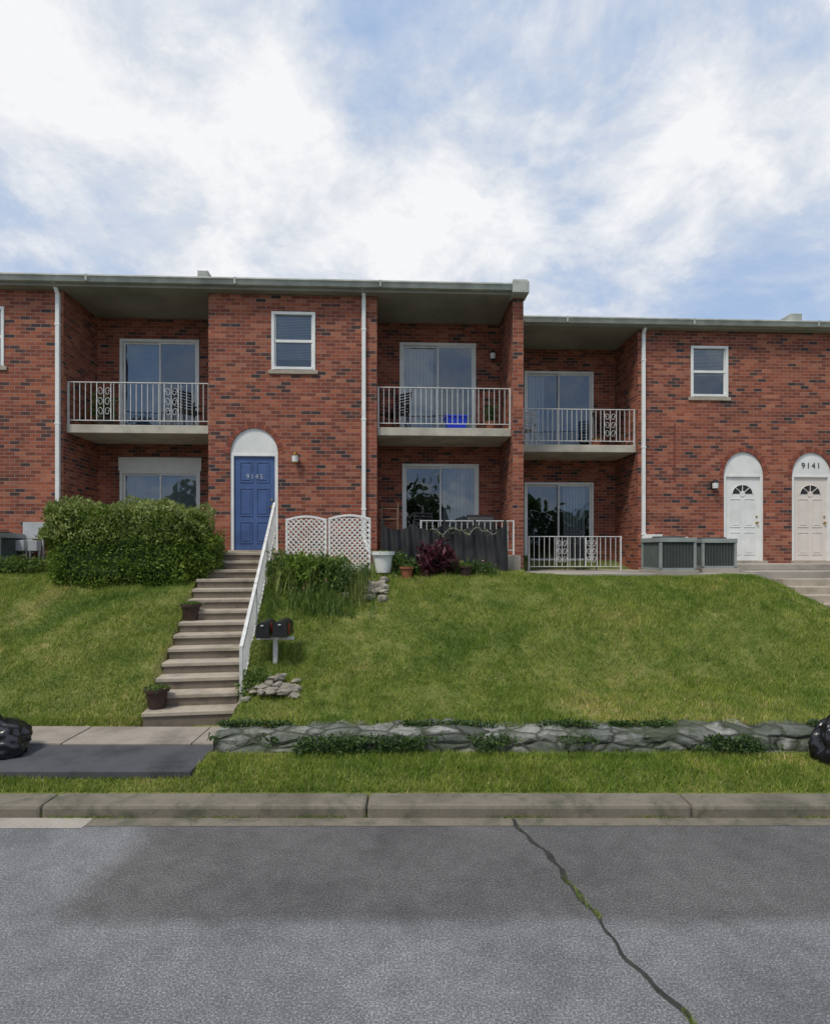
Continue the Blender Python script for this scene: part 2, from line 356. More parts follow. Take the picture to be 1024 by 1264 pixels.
def slider(par,s0,s1,z0,z1,y,blinds=(0,1),header=0,bm=None):
    t=.065; b=B(); bm=bm or BLIND
    if header:
        b.box(s0-.03,s1+.03,y-.02,y+.08,z1-header,z1,WH); z1-=header
    b.box(s0,s0+t,y-.02,y+.1,z0,z1,WH); b.box(s1-t,s1,y-.02,y+.1,z0,z1,WH)
    b.box(s0+t,s1-t,y-.02,y+.1,z1-t,z1,WH); b.box(s0+t,s1-t,y-.02,y+.1,z0,z0+t,WH)
    m=(s0+s1)/2
    def sash(a,c,yy):
        q=.04
        b.box(a,a+q,yy,yy+.03,z0+t,z1-t,WH); b.box(c-q,c,yy,yy+.03,z0+t,z1-t,WH)
        b.box(a+q,c-q,yy,yy+.03,z1-t-q,z1-t,WH); b.box(a+q,c-q,yy,yy+.03,z0+t,z0+t+.08,WH)
        g.quad((a+q,yy+.015,z0+t+.08),(c-q,yy+.015,z0+t+.08),(c-q,yy+.015,z1-t-q),(a+q,yy+.015,z1-t-q),GL)
    g=B(); sash(s0+t,m+.02,y+.055); sash(m-.02,s1-t,y+.015)
    b.make('sliding_door_frame',par,bevel=.004); g.make('sliding_door_glass',par,uv=False)
    k=B(); x=s0+.08; W=s1-s0
    while x<s1-.1:
        f=(x-s0)/W
        if blinds[0]<=f<=blinds[1]:
            o=random.uniform(.01,.05); k.quad((x,y+.16,z0+.05),(x+.075,y+.16+o,z0+.05),(x+.075,y+.16+o,z1-.05),(x,y+.16,z1-.05),bm)
        x+=.085
    if k.v: k.make('vertical_blinds',par,uv=False)
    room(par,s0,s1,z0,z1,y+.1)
def window(par,s0,s1,z0,z1,y,bl=.8):
    b=B(); t=.06; yy=y-.02
    b.box(s0,s0+t,yy,y+.09,z0,z1,WH); b.box(s1-t,s1,yy,y+.09,z0,z1,WH); b.box(s0+t,s1-t,yy,y+.09,z1-t,z1,WH); b.box(s0+t,s1-t,yy-.02,y+.09,z0,z0+t,WH)
    m=(z0+z1)/2; b.box(s0+t,s1-t,y+.01,y+.06,m-.03,m+.03,WH)
    for a,c in ((z0+t,m-.03),(m+.03,z1-t)):
        q=.03; d=y+.02
        b.box(s0+t,s0+t+q,d,d+.03,a,c,WH); b.box(s1-t-q,s1-t,d,d+.03,a,c,WH)
    b.make('window_frame',par,bevel=.004)
    g=B(); g.quad((s0+t,y+.04,z0+t),(s1-t,y+.04,z0+t),(s1-t,y+.04,z1-t),(s0+t,y+.04,z1-t),GL); g.make('window_glass',par,uv=False)
    k=B(); z=z1-t
    while z>z0+(1-bl)*(z1-z0): k.quad((s0+t,y+.075,z-.03),(s1-t,y+.075,z-.03),(s1-t,y+.093,z-.004),(s0+t,y+.093,z-.004),BLINDH); z-=.034
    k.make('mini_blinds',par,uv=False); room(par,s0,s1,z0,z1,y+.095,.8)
    s=B(); s.box(s0-.06,s1+.06,y-.035,y+.02,z0-.09,z0-.005,STEPT); s.make('window_sill',par,bevel=.005)
def door(par,s0,s1,z0,z1,rise,y,mat,fan=False,number=None,nummat=None,onarch=False):
    b=B(); t=.07; yy=y+.04
    b.box(s0,s0+t,yy-.02,y+.1,z0,z1,WH); b.box(s1-t,s1,yy-.02,y+.1,z0,z1,WH); b.box(s0+t,s1-t,yy-.02,y+.1,z1-.05,z1,WH)
    n=20;m=(s0+s1)/2;w=(s1-s0)/2
    P=[(m-w*math.cos(math.pi*i/n),z1+rise*math.sin(math.pi*i/n)) for i in range(n+1)]
    i=len(b.v); b.v+=[(p[0],y+.03,p[1]) for p in P]; b.f.append(tuple(range(i+n,i-1,-1))); b.m.append(b.mi(WH))
    b.make('door_frame',par,bevel=.004)
    d=B(); a,c=s0+t,s1-t; yd=y+.06; d.box(a,c,yd,yd+.045,z0+.02,z1-.05,mat)
    W=c-a;H=z1-z0-.07
    cols=((.14,.45),(.55,.86)); rows=((.07,.30),(.36,.66),(.72,.94)) if not fan else ((.07,.34),(.4,.74))
    for u0,u1 in cols:
        for v0,v1 in rows:
            x0,x1_,q0,q1=a+W*u0,a+W*u1,z0+.02+H*v0,z0+.02+H*v1
            for (e0,e1,f0,f1) in ((x0,x1_,q1-.015,q1),(x0,x1_,q0,q0+.015),(x0,x0+.015,q0+.015,q1-.015),(x1_-.015,x1_,q0+.015,q1-.015)):
                d.box(e0,e1,yd-.012,yd,f0,f1,mat)
            d.box(x0+.05,x1_-.05,yd-.009,yd,q0+.05,q1-.05,mat)
    d.cyl((c-.07,yd-.05,z0+.95),(c-.07,yd,z0+.95),.028,BRASS); d.cyl((c-.07,yd-.015,z0+1.1),(c-.07,yd,z0+1.1),.025,BRASS)
    if fan:
        zc=z0+.02+H*.8; r=.26; n=14
        pts=[(m+r*math.cos(math.pi*i/n),zc+r*.85*math.sin(math.pi*i/n)) for i in range(n+1)]
        i=len(d.v); d.v+=[(p[0],yd-.006,p[1]) for p in pts]; d.f.append(tuple(range(i,i+n+1))); d.m.append(d.mi(DARK))
        for k in range(1,4): 
            t2=math.pi*k/4; d.bar((m,yd-.01,zc),(m+r*math.cos(t2),yd-.01,zc+r*.85*math.sin(t2)),.016,mat)
        d.cyl((m,yd-.012,zc),(m,yd-.005,zc),.07,mat,n=16)
        for p,q in zip(pts[:-1],pts[1:]): d.bar((p[0],yd-.01,p[1]),(q[0],yd-.01,q[1]),.018,mat)
    d.make('front_door',par,bevel=.003)
    th=B(); th.box(s0-.03,s1+.03,y-.12,y+.11,z0-.06,z0+.015,STEPT); th.make('threshold',par,bevel=.004)
    if number:
        c=bpy.data.curves.new('house_number','FONT'); c.body=number; c.size=.15 if not onarch else .2; c.extrude=.003; c.align_x='CENTER'; c.space_character=1.3
        o=bpy.data.objects.new('house_number',c); c.materials.append(nummat); link(o,par)
        o.location=(m,(yd-.012) if not onarch else y+.024,(z0+H*.77) if not onarch else z1+.17); o.rotation_euler=(R(90),0,0)
def railing(par,s0,s1,y,z0,h=.95,scroll=(),name='balcony_railing'):
    b=B()
    b.box(s0,s1,y-.015,y+.015,z0+h-.018,z0+h,WHR); b.box(s0,s1,y-.01,y+.01,z0+.09,z0+.107,WHR)
    n=int((s1-s0)/.115); d=(s1-s0)/n
    for i in range(n+1):
        x=s0+i*d
        if i in(0,n): b.box(x-.016,x+.016,y-.016,y+.016,z0,z0+h+.004,WHR); continue
        f=(x-s0)/(s1-s0)
        if any(a<f<c for a,c in scroll): continue
        b.box(x-.006,x+.006,y-.006,y+.006,z0+.107,z0+h-.018,WHR)
    for a,c in scroll:
        xa,xc=s0+a*(s1-s0),s0+c*(s1-s0); mx=(xa+xc)/2; w=(xc-xa)/2
        for zz in (.3,.52,.74):
            for sg in(-1,1):
                P=[(mx+sg*(w*.5+w*.42*math.cos(k*.55)*(1-k/22)),y,z0+(zz+.1*math.sin(k*.55)*(1-k/22))*h/.95) for k in range(14)]
                b.tube(P,.006,WHR,n=5)
        b.box(mx-.006,mx+.006,y-.006,y+.006,z0+.107,z0+h-.018,WHR)
        for q in (xa,xc): b.box(q-.008,q+.008,y-.008,y+.008,z0+.107,z0+h-.018,WHR)
    b.make(name,par)
def downspout(par,s,z0,z1,y=0,kick=.1):
    b=B(); w=.042
    b.box(s-w,s+w,y-.075,y-.008,z0+.3,z1-.22,WH)
    b.bar((s,y-.04,z0+.32),(s+kick,y-.12,z0+.02),.075,WH); b.bar((s,y-.04,z1-.25),(s,y-.2,z1-.02),.075,WH)
    for z in (z0+.9,(z0+z1)/2,z1-.9): b.box(s-w-.012,s+w+.012,y-.08,y-.004,z-.02,z+.02,WH)
    b.make('downspout',par,bevel=.008)
def gutter(par,s0,s1,z,y0):
    b=B(); P=[(y0,z),(y0-.13,z),(y0-.135,z-.03),(y0-.11,z-.06),(y0-.085,z-.13),(y0,z-.13)]
    i=len(b.v)
    for s in (s0,s1):
        b.v+=[(s,p[0],p[1]) for p in P]
    n=len(P)
    for j in range(n): b.f.append((i+j,i+(j+1)%n,i+n+(j+1)%n,i+n+j)); b.m.append(b.mi(GUT))
    b.f.append(tuple(i+j for j in range(n))); b.m.append(0); b.f.append(tuple(i+n+n-1-j for j in range(n))); b.m.append(0)
    x=s0+1.2
    while x<s1: b.box(x-.02,x+.02,y0-.137,y0-.005,z-.133,z+.003,GUT); x+=3.05
    b.make('gutter',par)
def lampfix(par,s,z,y,mt=BLACK):
    b=B(); b.box(s-.05,s+.05,y-.02,y,z-.07,z+.07,mt); b.bar((s,y-.01,z+.04),(s,y-.12,z+.1),.02,mt)
    b.lathe((s,y-.12,z-.12),[(.0,0),(.045,.0),(.06,.02),(.07,.17),(.085,.18),(.02,.25),(0,.26)],mt,10)
    b.lathe((s,y-.12,z-.1),[(.062,0.01),(.071,.14)],WH,10); b.make('wall_lamp',par)
TH=R(2.5)
E=empty('brick_townhouse',(0,12.4,0),TH)
b=B()
wall(b,-17,-7.49,1.8,8.05,0,[(-9.65,-8.71,6.42,7.68),(-13.0,-12.0,6.42,7.68)])
wall(b,-4.451,-.831,1.8,8.05,0,[(-3.105,-2.164,6.42,7.68),(-3.986,-2.966,2.5,4.6,.56)])
wall(b,-7.49,-4.451,1.8,8.05,1.4,[(-6.964,-5.103,5.28,7.55),(-6.964,-5.08,2.55,4.73)])
wall(b,-.831,2.144,1.8,8.05,1.4,[(-.313,1.549,5.28,7.57),(-.25,1.62,2.5,4.62)])
for s in (-7.49,-4.451,-.831): b.quad((s,0,1.8),(s,1.4,1.8),(s,1.4,8.05),(s,0,8.05),BR)
b.box(2.144,2.378,-.06,8,1.6,8.3,BR)
b.quad((-17,0,1.8),(-17,9,1.8),(-17,9,8.05),(-17,0,8.05),BR); b.quad((-17,9,1.8),(2.3,9,1.8),(2.3,9,8.05),(-17,9,8.05),BR)
b.make('brick_walls',E)
b=B(); b.box(-17.2,2.13,-.2,9.1,8.053,8.2,CEIL); b.quad((-17.2,-.2,8.204),(2.13,-.2,8.204),(2.13,9.1,8.204),(-17.2,9.1,8.204),ROOFM)
b.box(2.10,2.42,-.28,8.1,8.302,8.36,GUT); b.box(2.08,2.44,-.34,.1,8.05,8.3,GUT); b.box(-4.6,-4.38,-.25,8.1,8.21,8.42,GUT); b.box(-4.5,-4.2,.4,.9,8.21,8.48,ROOFM); b.make('roof',E,bevel=.01)
gutter(E,-17.2,2.08,8.25,-.203)
b=B(); b.box(-7.487,-4.454,.1,1.397,5.04,5.22,SLABM); b.box(-.828,2.141,.1,1.397,5.04,5.22,SLABM); b.make('balcony_slab',E,bevel=.01)
b=B(); b.box(-7.487,-4.5,-.3,1.397,1.9,2.42,CONC); b.box(-4.08,-2.85,-1.0,-.003,1.9,2.465,STEPT); b.box(-.9,2.14,-.85,1.397,1.8,2.4,CONC); b.make('patio_slab',E,bevel=.01)
slider(E,-6.964,-5.103,5.28,7.55,1.4,(0,.45),bm=CURT); slider(E,-6.964,-5.08,2.55,4.73,1.4,(0.02,.98),header=.32)
slider(E,-.313,1.549,5.28,7.57,1.4,(.0,.44)); slider(E,-.25,1.62,2.5,4.62,1.4,(.5,.95))
for a,c in((-9.65,-8.71),(-13.0,-12.0),(-3.105,-2.164)): window(E,a,c,6.42,7.68,0)
door(E,-3.986,-2.966,2.5,4.6,.56,0,BLUE,number='9145',nummat=NUM)
railing(E,-7.46,-4.48,.14,5.22,.93,scroll=((.2,.3),(.68,.78))); railing(E,-.8,2.12,.14,5.22,.9)
downspout(E,-7.58,2.2,8.2); downspout(E,-1.113,2.5,8.2)
lampfix(E,-2.58,4.5,0,BRASS); lampfix(E,1.95,7.25,1.4)
BRK2=[simple('arch_brick_a',(.23,.068,.044),.85,.2,5),simple('arch_brick_b',(.30,.092,.055),.85,.2,5),simple('arch_brick_c',(.19,.06,.043),.85,.2,5)]
def archring(par,s0,s1,z1,rise,y):
    b=B(); n=26; m=(s0+s1)/2; w=(s1-s0)/2
    for i in range(n):
        t0=math.pi*(i+.07)/n; t1=math.pi*(i+.93)/n; q=[]
        for t,k in((t0,.0),(t1,.0),(t1,.11),(t0,.11)): q.append((m-(w+k)*math.cos(t),z1+(rise+k)*math.sin(t)))
        i0=len(b.v); b.v+=[(p[0],y-.006,p[1]) for p in q]+[(p[0],y+.02,p[1]) for p in q]
        for f in ((3,2,1,0),(0,1,5,4),(1,2,6,5),(2,3,7,6),(3,0,4,7)): b.f.append(tuple(i0+j for j in f)); b.m.append(b.mi(BRK2[i%3]))
    b.make('brick_arch',par,uv=False)
archring(E,-3.986,-2.966,4.6,.56,0)
F=empty('brick_townhouse.001',(0,13.5,0),TH)
b=B()
wall(b,5.402,20,1.5,7.85,0,[(6.706,7.635,6.25,7.49),(7.534,8.53,2.24,4.36,.56),(9.245,10.245,2.24,4.36,.56),(11.2,12.13,6.25,7.49)])
wall(b,2.3,5.402,1.5,7.85,1.4,[(2.955,4.815,5.14,7.27),(2.955,4.815,2.15,4.32)])
b.quad((5.402,0,1.5),(5.402,1.4,1.5),(5.402,1.4,7.85),(5.402,0,7.85),BR)
b.quad((20,0,1.5),(20,9,1.5),(20,9,7.85),(20,0,7.85),BR); b.quad((2.3,9,1.5),(20,9,1.5),(20,9,7.85),(2.3,9,7.85),BR)
b.make('brick_walls',F)
b=B(); b.box(2.37,20.2,-.2,9.1,7.853,7.97,CEIL); b.quad((2.37,-.2,7.974),(20.2,-.2,7.974),(20.2,9.1,7.974),(2.37,9.1,7.974),ROOFM)
b.box(9.0,9.28,-.3,8.5,7.98,8.2,GUT); b.box(8.4,9.0,.2,8.5,7.98,8.1,GUT); b.make('roof',F,bevel=.01)
gutter(F,2.37,20.2,8.02,-.203)
b=B(); b.box(2.37,5.399,.1,1.397,4.9,5.08,SLABM); b.make('balcony_slab',F,bevel=.01)
slider(F,2.955,4.815,5.14,7.27,1.4,(0,.3)); slider(F,2.955,4.815,2.15,4.32,1.4,(.55,.9))
for a,c in((6.706,7.635),(11.2,12.13)): window(F,a,c,6.25,7.49,0,.55)
door(F,7.534,8.53,2.24,4.36,.56,0,WH,fan=True); door(F,9.245,10.245,2.24,4.36,.56,0,CREAM,fan=True,number='9141',nummat=BLACK,onarch=True)
archring(F,7.534,8.53,4.36,.56,0); archring(F,9.245,10.245,4.36,.56,0)
railing(F,2.4,5.37,.14,5.08,.88,scroll=((.75,.85),))
downspout(F,5.52,2.0,8.0); lampfix(F,7.25,4.1,0)
b=B(); b.box(6.3,6.32,-.02,0,4.2,5.6,BRK2[2]); b.make('conduit',F)
b=B(); b.box(2.4,6.9,-2.2,1.397,1.2,2.04,CONC); b.box(6.9,16,-2.0,-.003,1.2,2.07,CONC); b.box(6.9,16,-1.2,-.003,2.07,2.2,CONC); b.make('concrete_patio',bevel=.012).parent=F
b=B()
for i in range(4): b.box(7.35,9.6,-2.35-.34*i,-2.003-.34*i if i else -2.003,1.0,1.93-.14*i,STEPT)
b.make('concrete_steps',F,bevel=.012)
railing(F,2.6,4.75,-.55,2.04,.8,scroll=((.3,.42),(.62,.74)),name='patio_railing')
# ------------------------------------------------------------------ front stairs
ST=empty('concrete_stairs',(SX,SY,0),SA); b=B(); run=.286
for i in range(14):
    zt=.25+.1585*(i+1); y0=i*run; y1=y0+run
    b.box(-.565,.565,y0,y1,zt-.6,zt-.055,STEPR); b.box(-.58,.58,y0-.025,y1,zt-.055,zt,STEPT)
b.box(-.575,.575,14*run,14*run+.6,1.8,2.462,STEPT)
b.make('steps',ST,bevel=.009)
RL=empty('stair_railing',(SX,SY,0),SA); b=B()
g=lambda y:.25+.1585*(y/run)
ya,yb=.2,4.35
b.bar((.63,ya,g(ya)+.82),(.63,yb,g(yb)+.82),.05,WHR); b.bar((.63,ya,g(ya)+.2),(.63,yb,g(yb)+.2),.035,WHR)
for y in (ya,1.6,3.0,yb): b.box(.608,.652,y-.022,y+.022,g(y)-.15,g(y)+.85,WHR)
y=ya+.11
while y<yb: b.box(.622,.638,y-.008,y+.008,g(y)+.2,g(y)+.82,WHR); y+=.115
b.make('rail',RL)
# ------------------------------------------------------------------ vegetation
def leaves(name,C,size,mat,aspect=.5,parent=None,up=.3):
    n=len(C); d=rng.normal(size=(n,3)); d[:,2]+=up; d/=np.linalg.norm(d,axis=1)[:,None]
    q=rng.normal(size=(n,3)); a=np.cross(d,q); a/=np.linalg.norm(a,axis=1)[:,None]
    L_=size*(.6+.8*rng.random(n))[:,None]; w=L_*aspect*.5
    nrm=np.cross(d,a)
    V=np.stack([C,C+d*L_*.5+a*w+nrm*w*.25,C+d*L_,C+d*L_*.5-a*w+nrm*w*.25],1).reshape(-1,3)
    return npmesh(name,V,np.arange(n*4).reshape(n,4),mat,4,parent)
def blades(name,P,h,w,mat,lean=.35,seg=1,parent=None):
    n=len(P); th=rng.random(n)*6.283; ln=rng.random(n)*lean; ph=rng.random(n)*6.283
    H=h*(.55+.75*rng.random(n)); W=w*(.7+.6*rng.random(n))
    ax=np.stack([np.cos(th),np.sin(th),np.zeros(n)],1)*(W/2)[:,None]
    if seg==1:
        H=H*(.75+.7*np.clip(.5+.5*np.sin(P[:,0]*1.7+1.3*np.sin(P[:,1]*1.1))*np.sin(P[:,1]*2.3+P[:,0]*.6),0,1))
        tip=P+np.stack([np.cos(ph)*ln*H,np.sin(ph)*ln*H,H],1)
        V=np.stack([P-ax,P+ax,tip],1).reshape(-1,3); return npmesh(name,V,np.arange(n*3).reshape(n,3),mat,3,parent)
    dirv=np.stack([np.cos(ph),np.sin(ph),np.zeros(n)],1); side=np.stack([-np.sin(ph),np.cos(ph),np.zeros(n)],1)*(W/2)[:,None]
    rows=[]
    for k in range(5):
        t=k/4; out=dirv*(ln*H*t**1.6)[:,None]; zz=H*(t-.45*ln*t**3); p=P+out; p[:,2]+=zz; s=side*(1-t*.92)
        rows+= [p-s,p+s]
    V=np.stack(rows,1).reshape(-1,3); base=np.arange(n)[:,None,None]*10
    F_=np.array([[2*k,2*k+1,2*k+3,2*k+2] for k in range(4)])[None]+base
    return npmesh(name,V,F_.reshape(-1,4),mat,4,parent)
def inside_excl(x,y):
    a=(x-SX)*SD[0]+(y-SY)*SD[1]; bb=np.abs((x-SX)*SP[0]+(y-SY)*SP[1])
    ex=(bb<.6)&(a>-.2)
    ex|=(y>6.3)&(y<7.28)&(x<WX)
    ex|=(y>WY-.08)&(y<WY+.3)&(x>=WX)
    ex|=(y>11.25)&(x>2.2); ex|=(y>10.0)&(x>7.2)&(x<9.8)
    ex|=(y>11.45)&(x>-1)&(x<2.4)
    ex|=(x<-2.3)&(y>5.82)&(y<6.4)
    ex|=(y<KB+.0)
    return ex
def scatter(n,x0,x1,y0,y1):
    x=x0+(x1-x0)*rng.random(n); y=y0+(y1-y0)*rng.random(n); k=~inside_excl(x,y); x=x[k];y=y[k]
    return np.stack([x,y,height(x,y)],1)
G1=scatter(360000,-9.5,9.5,6.7,12.0); G2=scatter(66000,-7,7,KB,6.36)
keep=np.array([mnoise.noise(Vector((p[0]*1.3,p[1]*1.9,5)))+.6*mnoise.noise(Vector((p[0]*5,p[1]*5,9)))>-.42 for p in G1]); keep|=rng.random(len(G1))<.35; G1=G1[keep]
gg=blades('grass',np.concatenate([G1,G2]),.05,.0105,GRASS,.95)
cl=[]
for k in range(26):
    cx=rng.uniform(-8.5,8.5); cy=rng.uniform(7.6,10.8); r=rng.uniform(.15,.55); n=int(500*r+60)
    a=rng.random(n)*6.28; q=r*np.sqrt(rng.random(n)); x=cx+q*np.cos(a)*1.5; y=cy+q*np.sin(a)*.7; cl.append(np.stack([x,y,height(x,y)],1))
for cx,cy,r,n in [(-6.2,8.2,.5,400),(-5.2,7.6,.3,250),(-1.9,8.6,.35,500),(-1.6,9.2,.3,300),(5.5,10.4,.5,300),(-2.2,7.7,.2,300)]:
    a=rng.random(n)*6.28; q=r*np.sqrt(rng.random(n)); x=cx+q*np.cos(a); y=cy+q*np.sin(a); cl.append(np.stack([x,y,height(x,y)],1))
x=-9+rng.random(2500)*6.2; y=7.28+rng.random(2500)*.1; cl.append(np.stack([x,y,height(x,y)],1))
x=rng.random(3500)*14-7; y=KB+.01+rng.random(3500)*.6; k=np.sin(x*2.3)+np.sin(x*5.1+1)>.2; cl.append(np.stack([x[k],y[k],height(x[k],y[k])],1))
P=np.concatenate(cl); P=P[~inside_excl(P[:,0],P[:,1])]
x=rng.random(4500)*11-2.2; y=WY+.3+rng.random(4500)*.2; P=np.concatenate([P,np.stack([x,y,np.maximum(height(x,y),.41)],1)])
blades('tall_grass_tufts',P,.10,.008,GRASS,.9,2)
wy=rng.random(600)*2.2+2.9; wy=wy[np.sin(wy*5)>.3]; wx=np.array([crackx(v) for v in wy])+rng.normal(size=len(wy))*.01
P=np.stack([wx,wy,np.full(len(wx),.004)],1); cy=5.29+rng.random(1600)*.03; cx=rng.choice([-3.15,-2.9,-.9,1,2.3,3.8,-1.8,5.1],1600)+rng.normal(size=1600)*.16
blades('roadside_weeds',np.concatenate([P,np.stack([cx,cy,np.full(1600,.005)],1)]),.03,.006,GRASS,1.0)
def sbox(n,c,r,p=4,fill=.0,nz=.12,seed=0,zmin=-1):
    out=[]
    while len(out)<n:
        v=rng.uniform(-1,1,3); q=(abs(v)**p).sum()**(1/p)
        if q<.2: continue
        v=v/q
        if v[2]<zmin: continue
        k=1+nz*mnoise.noise(Vector(v*2.6)*1.+Vector((seed,0,0)))*1.5+nz*.6*mnoise.noise(Vector(v*7)+Vector((seed,5,0)))
        k*=1-fill*rng.random()**2
        out.append(c+v*k*r)
    return np.array(out)
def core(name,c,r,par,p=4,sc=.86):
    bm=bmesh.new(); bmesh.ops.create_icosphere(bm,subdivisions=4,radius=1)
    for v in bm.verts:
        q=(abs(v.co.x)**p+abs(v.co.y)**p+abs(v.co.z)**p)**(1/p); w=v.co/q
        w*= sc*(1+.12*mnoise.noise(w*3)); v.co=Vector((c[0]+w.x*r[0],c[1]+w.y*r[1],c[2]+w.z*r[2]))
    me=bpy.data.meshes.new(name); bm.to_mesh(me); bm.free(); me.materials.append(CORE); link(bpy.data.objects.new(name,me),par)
H=empty('hedge')
c=np.array([-5.3,10.55,2.56]); r=np.array([1.34,.55,.68])
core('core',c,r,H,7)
leaves('leaves',sbox(30000,c,r,7,.2,.085,1),.055,LF_H,.55,H,.5)
leaves('leaf_sprigs',np.concatenate([sbox(7000,c+[0,0,.04],r*[1,1,1.05],7,.02,.16,2,.1)]),.075,LF_Y,.4,H,1.6)
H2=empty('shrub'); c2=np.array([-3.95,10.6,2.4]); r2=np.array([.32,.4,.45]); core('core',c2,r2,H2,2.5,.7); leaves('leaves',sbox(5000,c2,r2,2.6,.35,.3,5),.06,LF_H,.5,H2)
def shrub(name,c,r,n,size,mat,p=2.2,fill=.6,asp=.45,seed=0,up=.4,sc=.5):
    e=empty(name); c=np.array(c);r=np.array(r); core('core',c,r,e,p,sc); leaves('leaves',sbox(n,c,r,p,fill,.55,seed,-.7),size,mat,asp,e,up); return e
shrub('shrub',(-2.35,10.4,2.15),(.3,.28,.26),2000,.08,LF_S,seed=11)
shrub('shrub',(-1.95,10.15,2.08),(.34,.28,.3),1900,.095,LF_H,seed=12,up=.9)
shrub('shrub',(-1.5,10.1,2.1),(.28,.26,.27),1600,.08,LF_S,seed=13,up=.7)
shrub('shrub',(-1.1,9.95,1.98),(.28,.26,.24),1500,.06,LF_D,seed=21)
shrub('shrub',(-.35,10.9,2.2),(.22,.2,.24),1500,.06,LF_S,seed=15)
shrub('shrub',(-.1,10.75,2.12),(.2,.16,.2),1000,.07,LF_D,seed=22)
shrub('purple_leaf_plant',(.42,10.7,2.24),(.32,.28,.34),1100,.13,LF_P,fill=.85,asp=.4,seed=14,up=1.1,sc=.25)
shrub('shrub',(.85,10.85,2.12),(.2,.18,.18),900,.06,LF_S,seed=23)
shrub('shrub',(1.25,10.8,2.12),(.24,.2,.17),1000,.05,LF_D,seed=16)
shrub('rock_garden_plant',(-2.15,7.75,.66),(.2,.18,.17),1500,.06,LF_S,seed=17)
shrub('groundcover',(-8.0,11.2,2.2),(.8,.3,.18),3500,.06,LF_S,seed=18)
C=np.array([[random.gauss(-1.7,.5),random.gauss(10.0,.2),0] for _ in range(60)]+[[random.gauss(.2,.6),10.75,0] for _ in range(30)]); C[:,2]=height(C[:,0],C[:,1])+.1+.3*rng.random(len(C)); leaves('garden_flowers',C,.035,LF_F,.9,None,1)
x=rng.random(900)*2.6-1.0; y=10.75+rng.normal(size=900)*.1; blades('border_plants',np.stack([x,y,height(x,y)],1),.2,.014,LF_S,.95,2)
x=rng.normal(size=650)*.42-1.65; y=9.6+rng.normal(size=650)*.22; blades('daylily_clump',np.stack([x,y,height(x,y)],1),.3,.022,LF_S,.95,2)
x=rng.normal(size=330)*.4-1.95; y=10.2+rng.normal(size=330)*.2; blades('daylily_clump',np.stack([x,y,height(x,y)+.1],1),.55,.022,LF_Y,.95,2)
x=rng.normal(size=160)*.08-.98; y=9.75+rng.normal(size=160)*.08; blades('ornamental_grass',np.stack([x,y,height(x,y)],1),.6,.012,LF_Y,.7,2)
x=rng.normal(size=260)*.22-6.7; y=11.3+rng.normal(size=260)*.1; blades('ornamental_grass',np.stack([x,y,height(x,y)],1),.4,.012,LF_S,.8,2)
def hz(x,y): return float(height(np.array(x),np.array(y)))
b=B()
for i in range(60):
    x=-1.85+random.gauss(0,.22); y=7.6+random.gauss(0,.12)
    b.rock((x,y,hz(x,y)+.02+.14*max(0,1-abs(x+1.9)/.35)*random.random()),(.05+.06*random.random(),.04+.05*random.random(),.018+.018*random.random()),ROCK,i)
b.make('rock_pile')
b=B()
for i in range(34):
    x=-.8+random.gauss(0,.28); y=10.1+random.gauss(0,.16)
    b.rock((x,y,hz(x,y)+.04),(.07+.07*random.random(),.06+.05*random.random(),.04+.04*random.random()),ROCK,i+50)
b.make('garden_rocks')
n=34000; x=rng.random(n)*10.6-2.33; yy=rng.choice([WY-.13,WY-.06,WY-.03,WY+.25],n,p=[.3,.3,.15,.25])+rng.normal(size=n)*.03
zz=np.where(yy<WY+.05,.18+.24*rng.random(n)**1.2,.44+.05*rng.random(n))
k=np.array([mnoise.noise(Vector((a*1.6+c,c*2.3,d*3)))+.5*mnoise.noise(Vector((a*5,c*5,d*7)))>.10 for a,c,d in zip(x,yy,zz)])
leaves('weeds_groundcover',np.stack([x,yy,zz],1)[k],.038,LF_D,.6,None,.3)
x=rng.random(6000)*10.5-2.3; yy=WY-.22+rng.random(6000)*.12; blades('wall_base_weeds',np.stack([x,yy,np.full(6000,.19)],1),.09,.009,GRASS,.9,2)
# ------------------------------------------------------------------ street & yard objects
def pot(name,x,y,z,r=.19,h=.26,plant=True,m=POT):
    e=empty(name,(x,y,z)); b=B(); b.lathe((0,0,0),[(0,0),(r*.7,0),(r*.92,h*.82),(r*1.08,h*.83),(r*1.1,h),(r*.98,h),(r*.94,h*.88),(0,h*.86)],m)
    b.make('pot',e,smooth=False); s=B(); s.lathe((0,0,0),[(0,h*.885),(r*.93,h*.885)],SOIL); s.make('soil',e)
    if plant:
        n=200; C=np.stack([rng.normal(size=n)*r*.4,rng.normal(size=n)*r*.4,h*.9+rng.random(n)*.03],1); leaves('plant',C,.045,LF_S,.5,e,.8)
    return e
pot('flower_pot',-3.68,9.32,1.362,.155,.27); pot('flower_pot',-3.43,7.545,.411,.15,.27)
pot('white_planter',-.6,10.75,hz(-.6,10.75)+.05,.2,.4,True,WH); pot('flower_pot',-.15,10.6,hz(-.15,10.6),.13,.22,True,TERRA); pot('flower_pot',.95,10.6,hz(.95,10.6),.12,.2,True,POT)
MB=empty('mailbox',(-2.04,8.3,0)); z0=hz(-2.04,8.3)
b=B(); b.box(-.03,.03,-.03,.03,z0-.2,1.24,WHR); b.box(-.27,.27,-.025,.025,1.2,1.245,WHR); b.make('post',MB,bevel=.004)
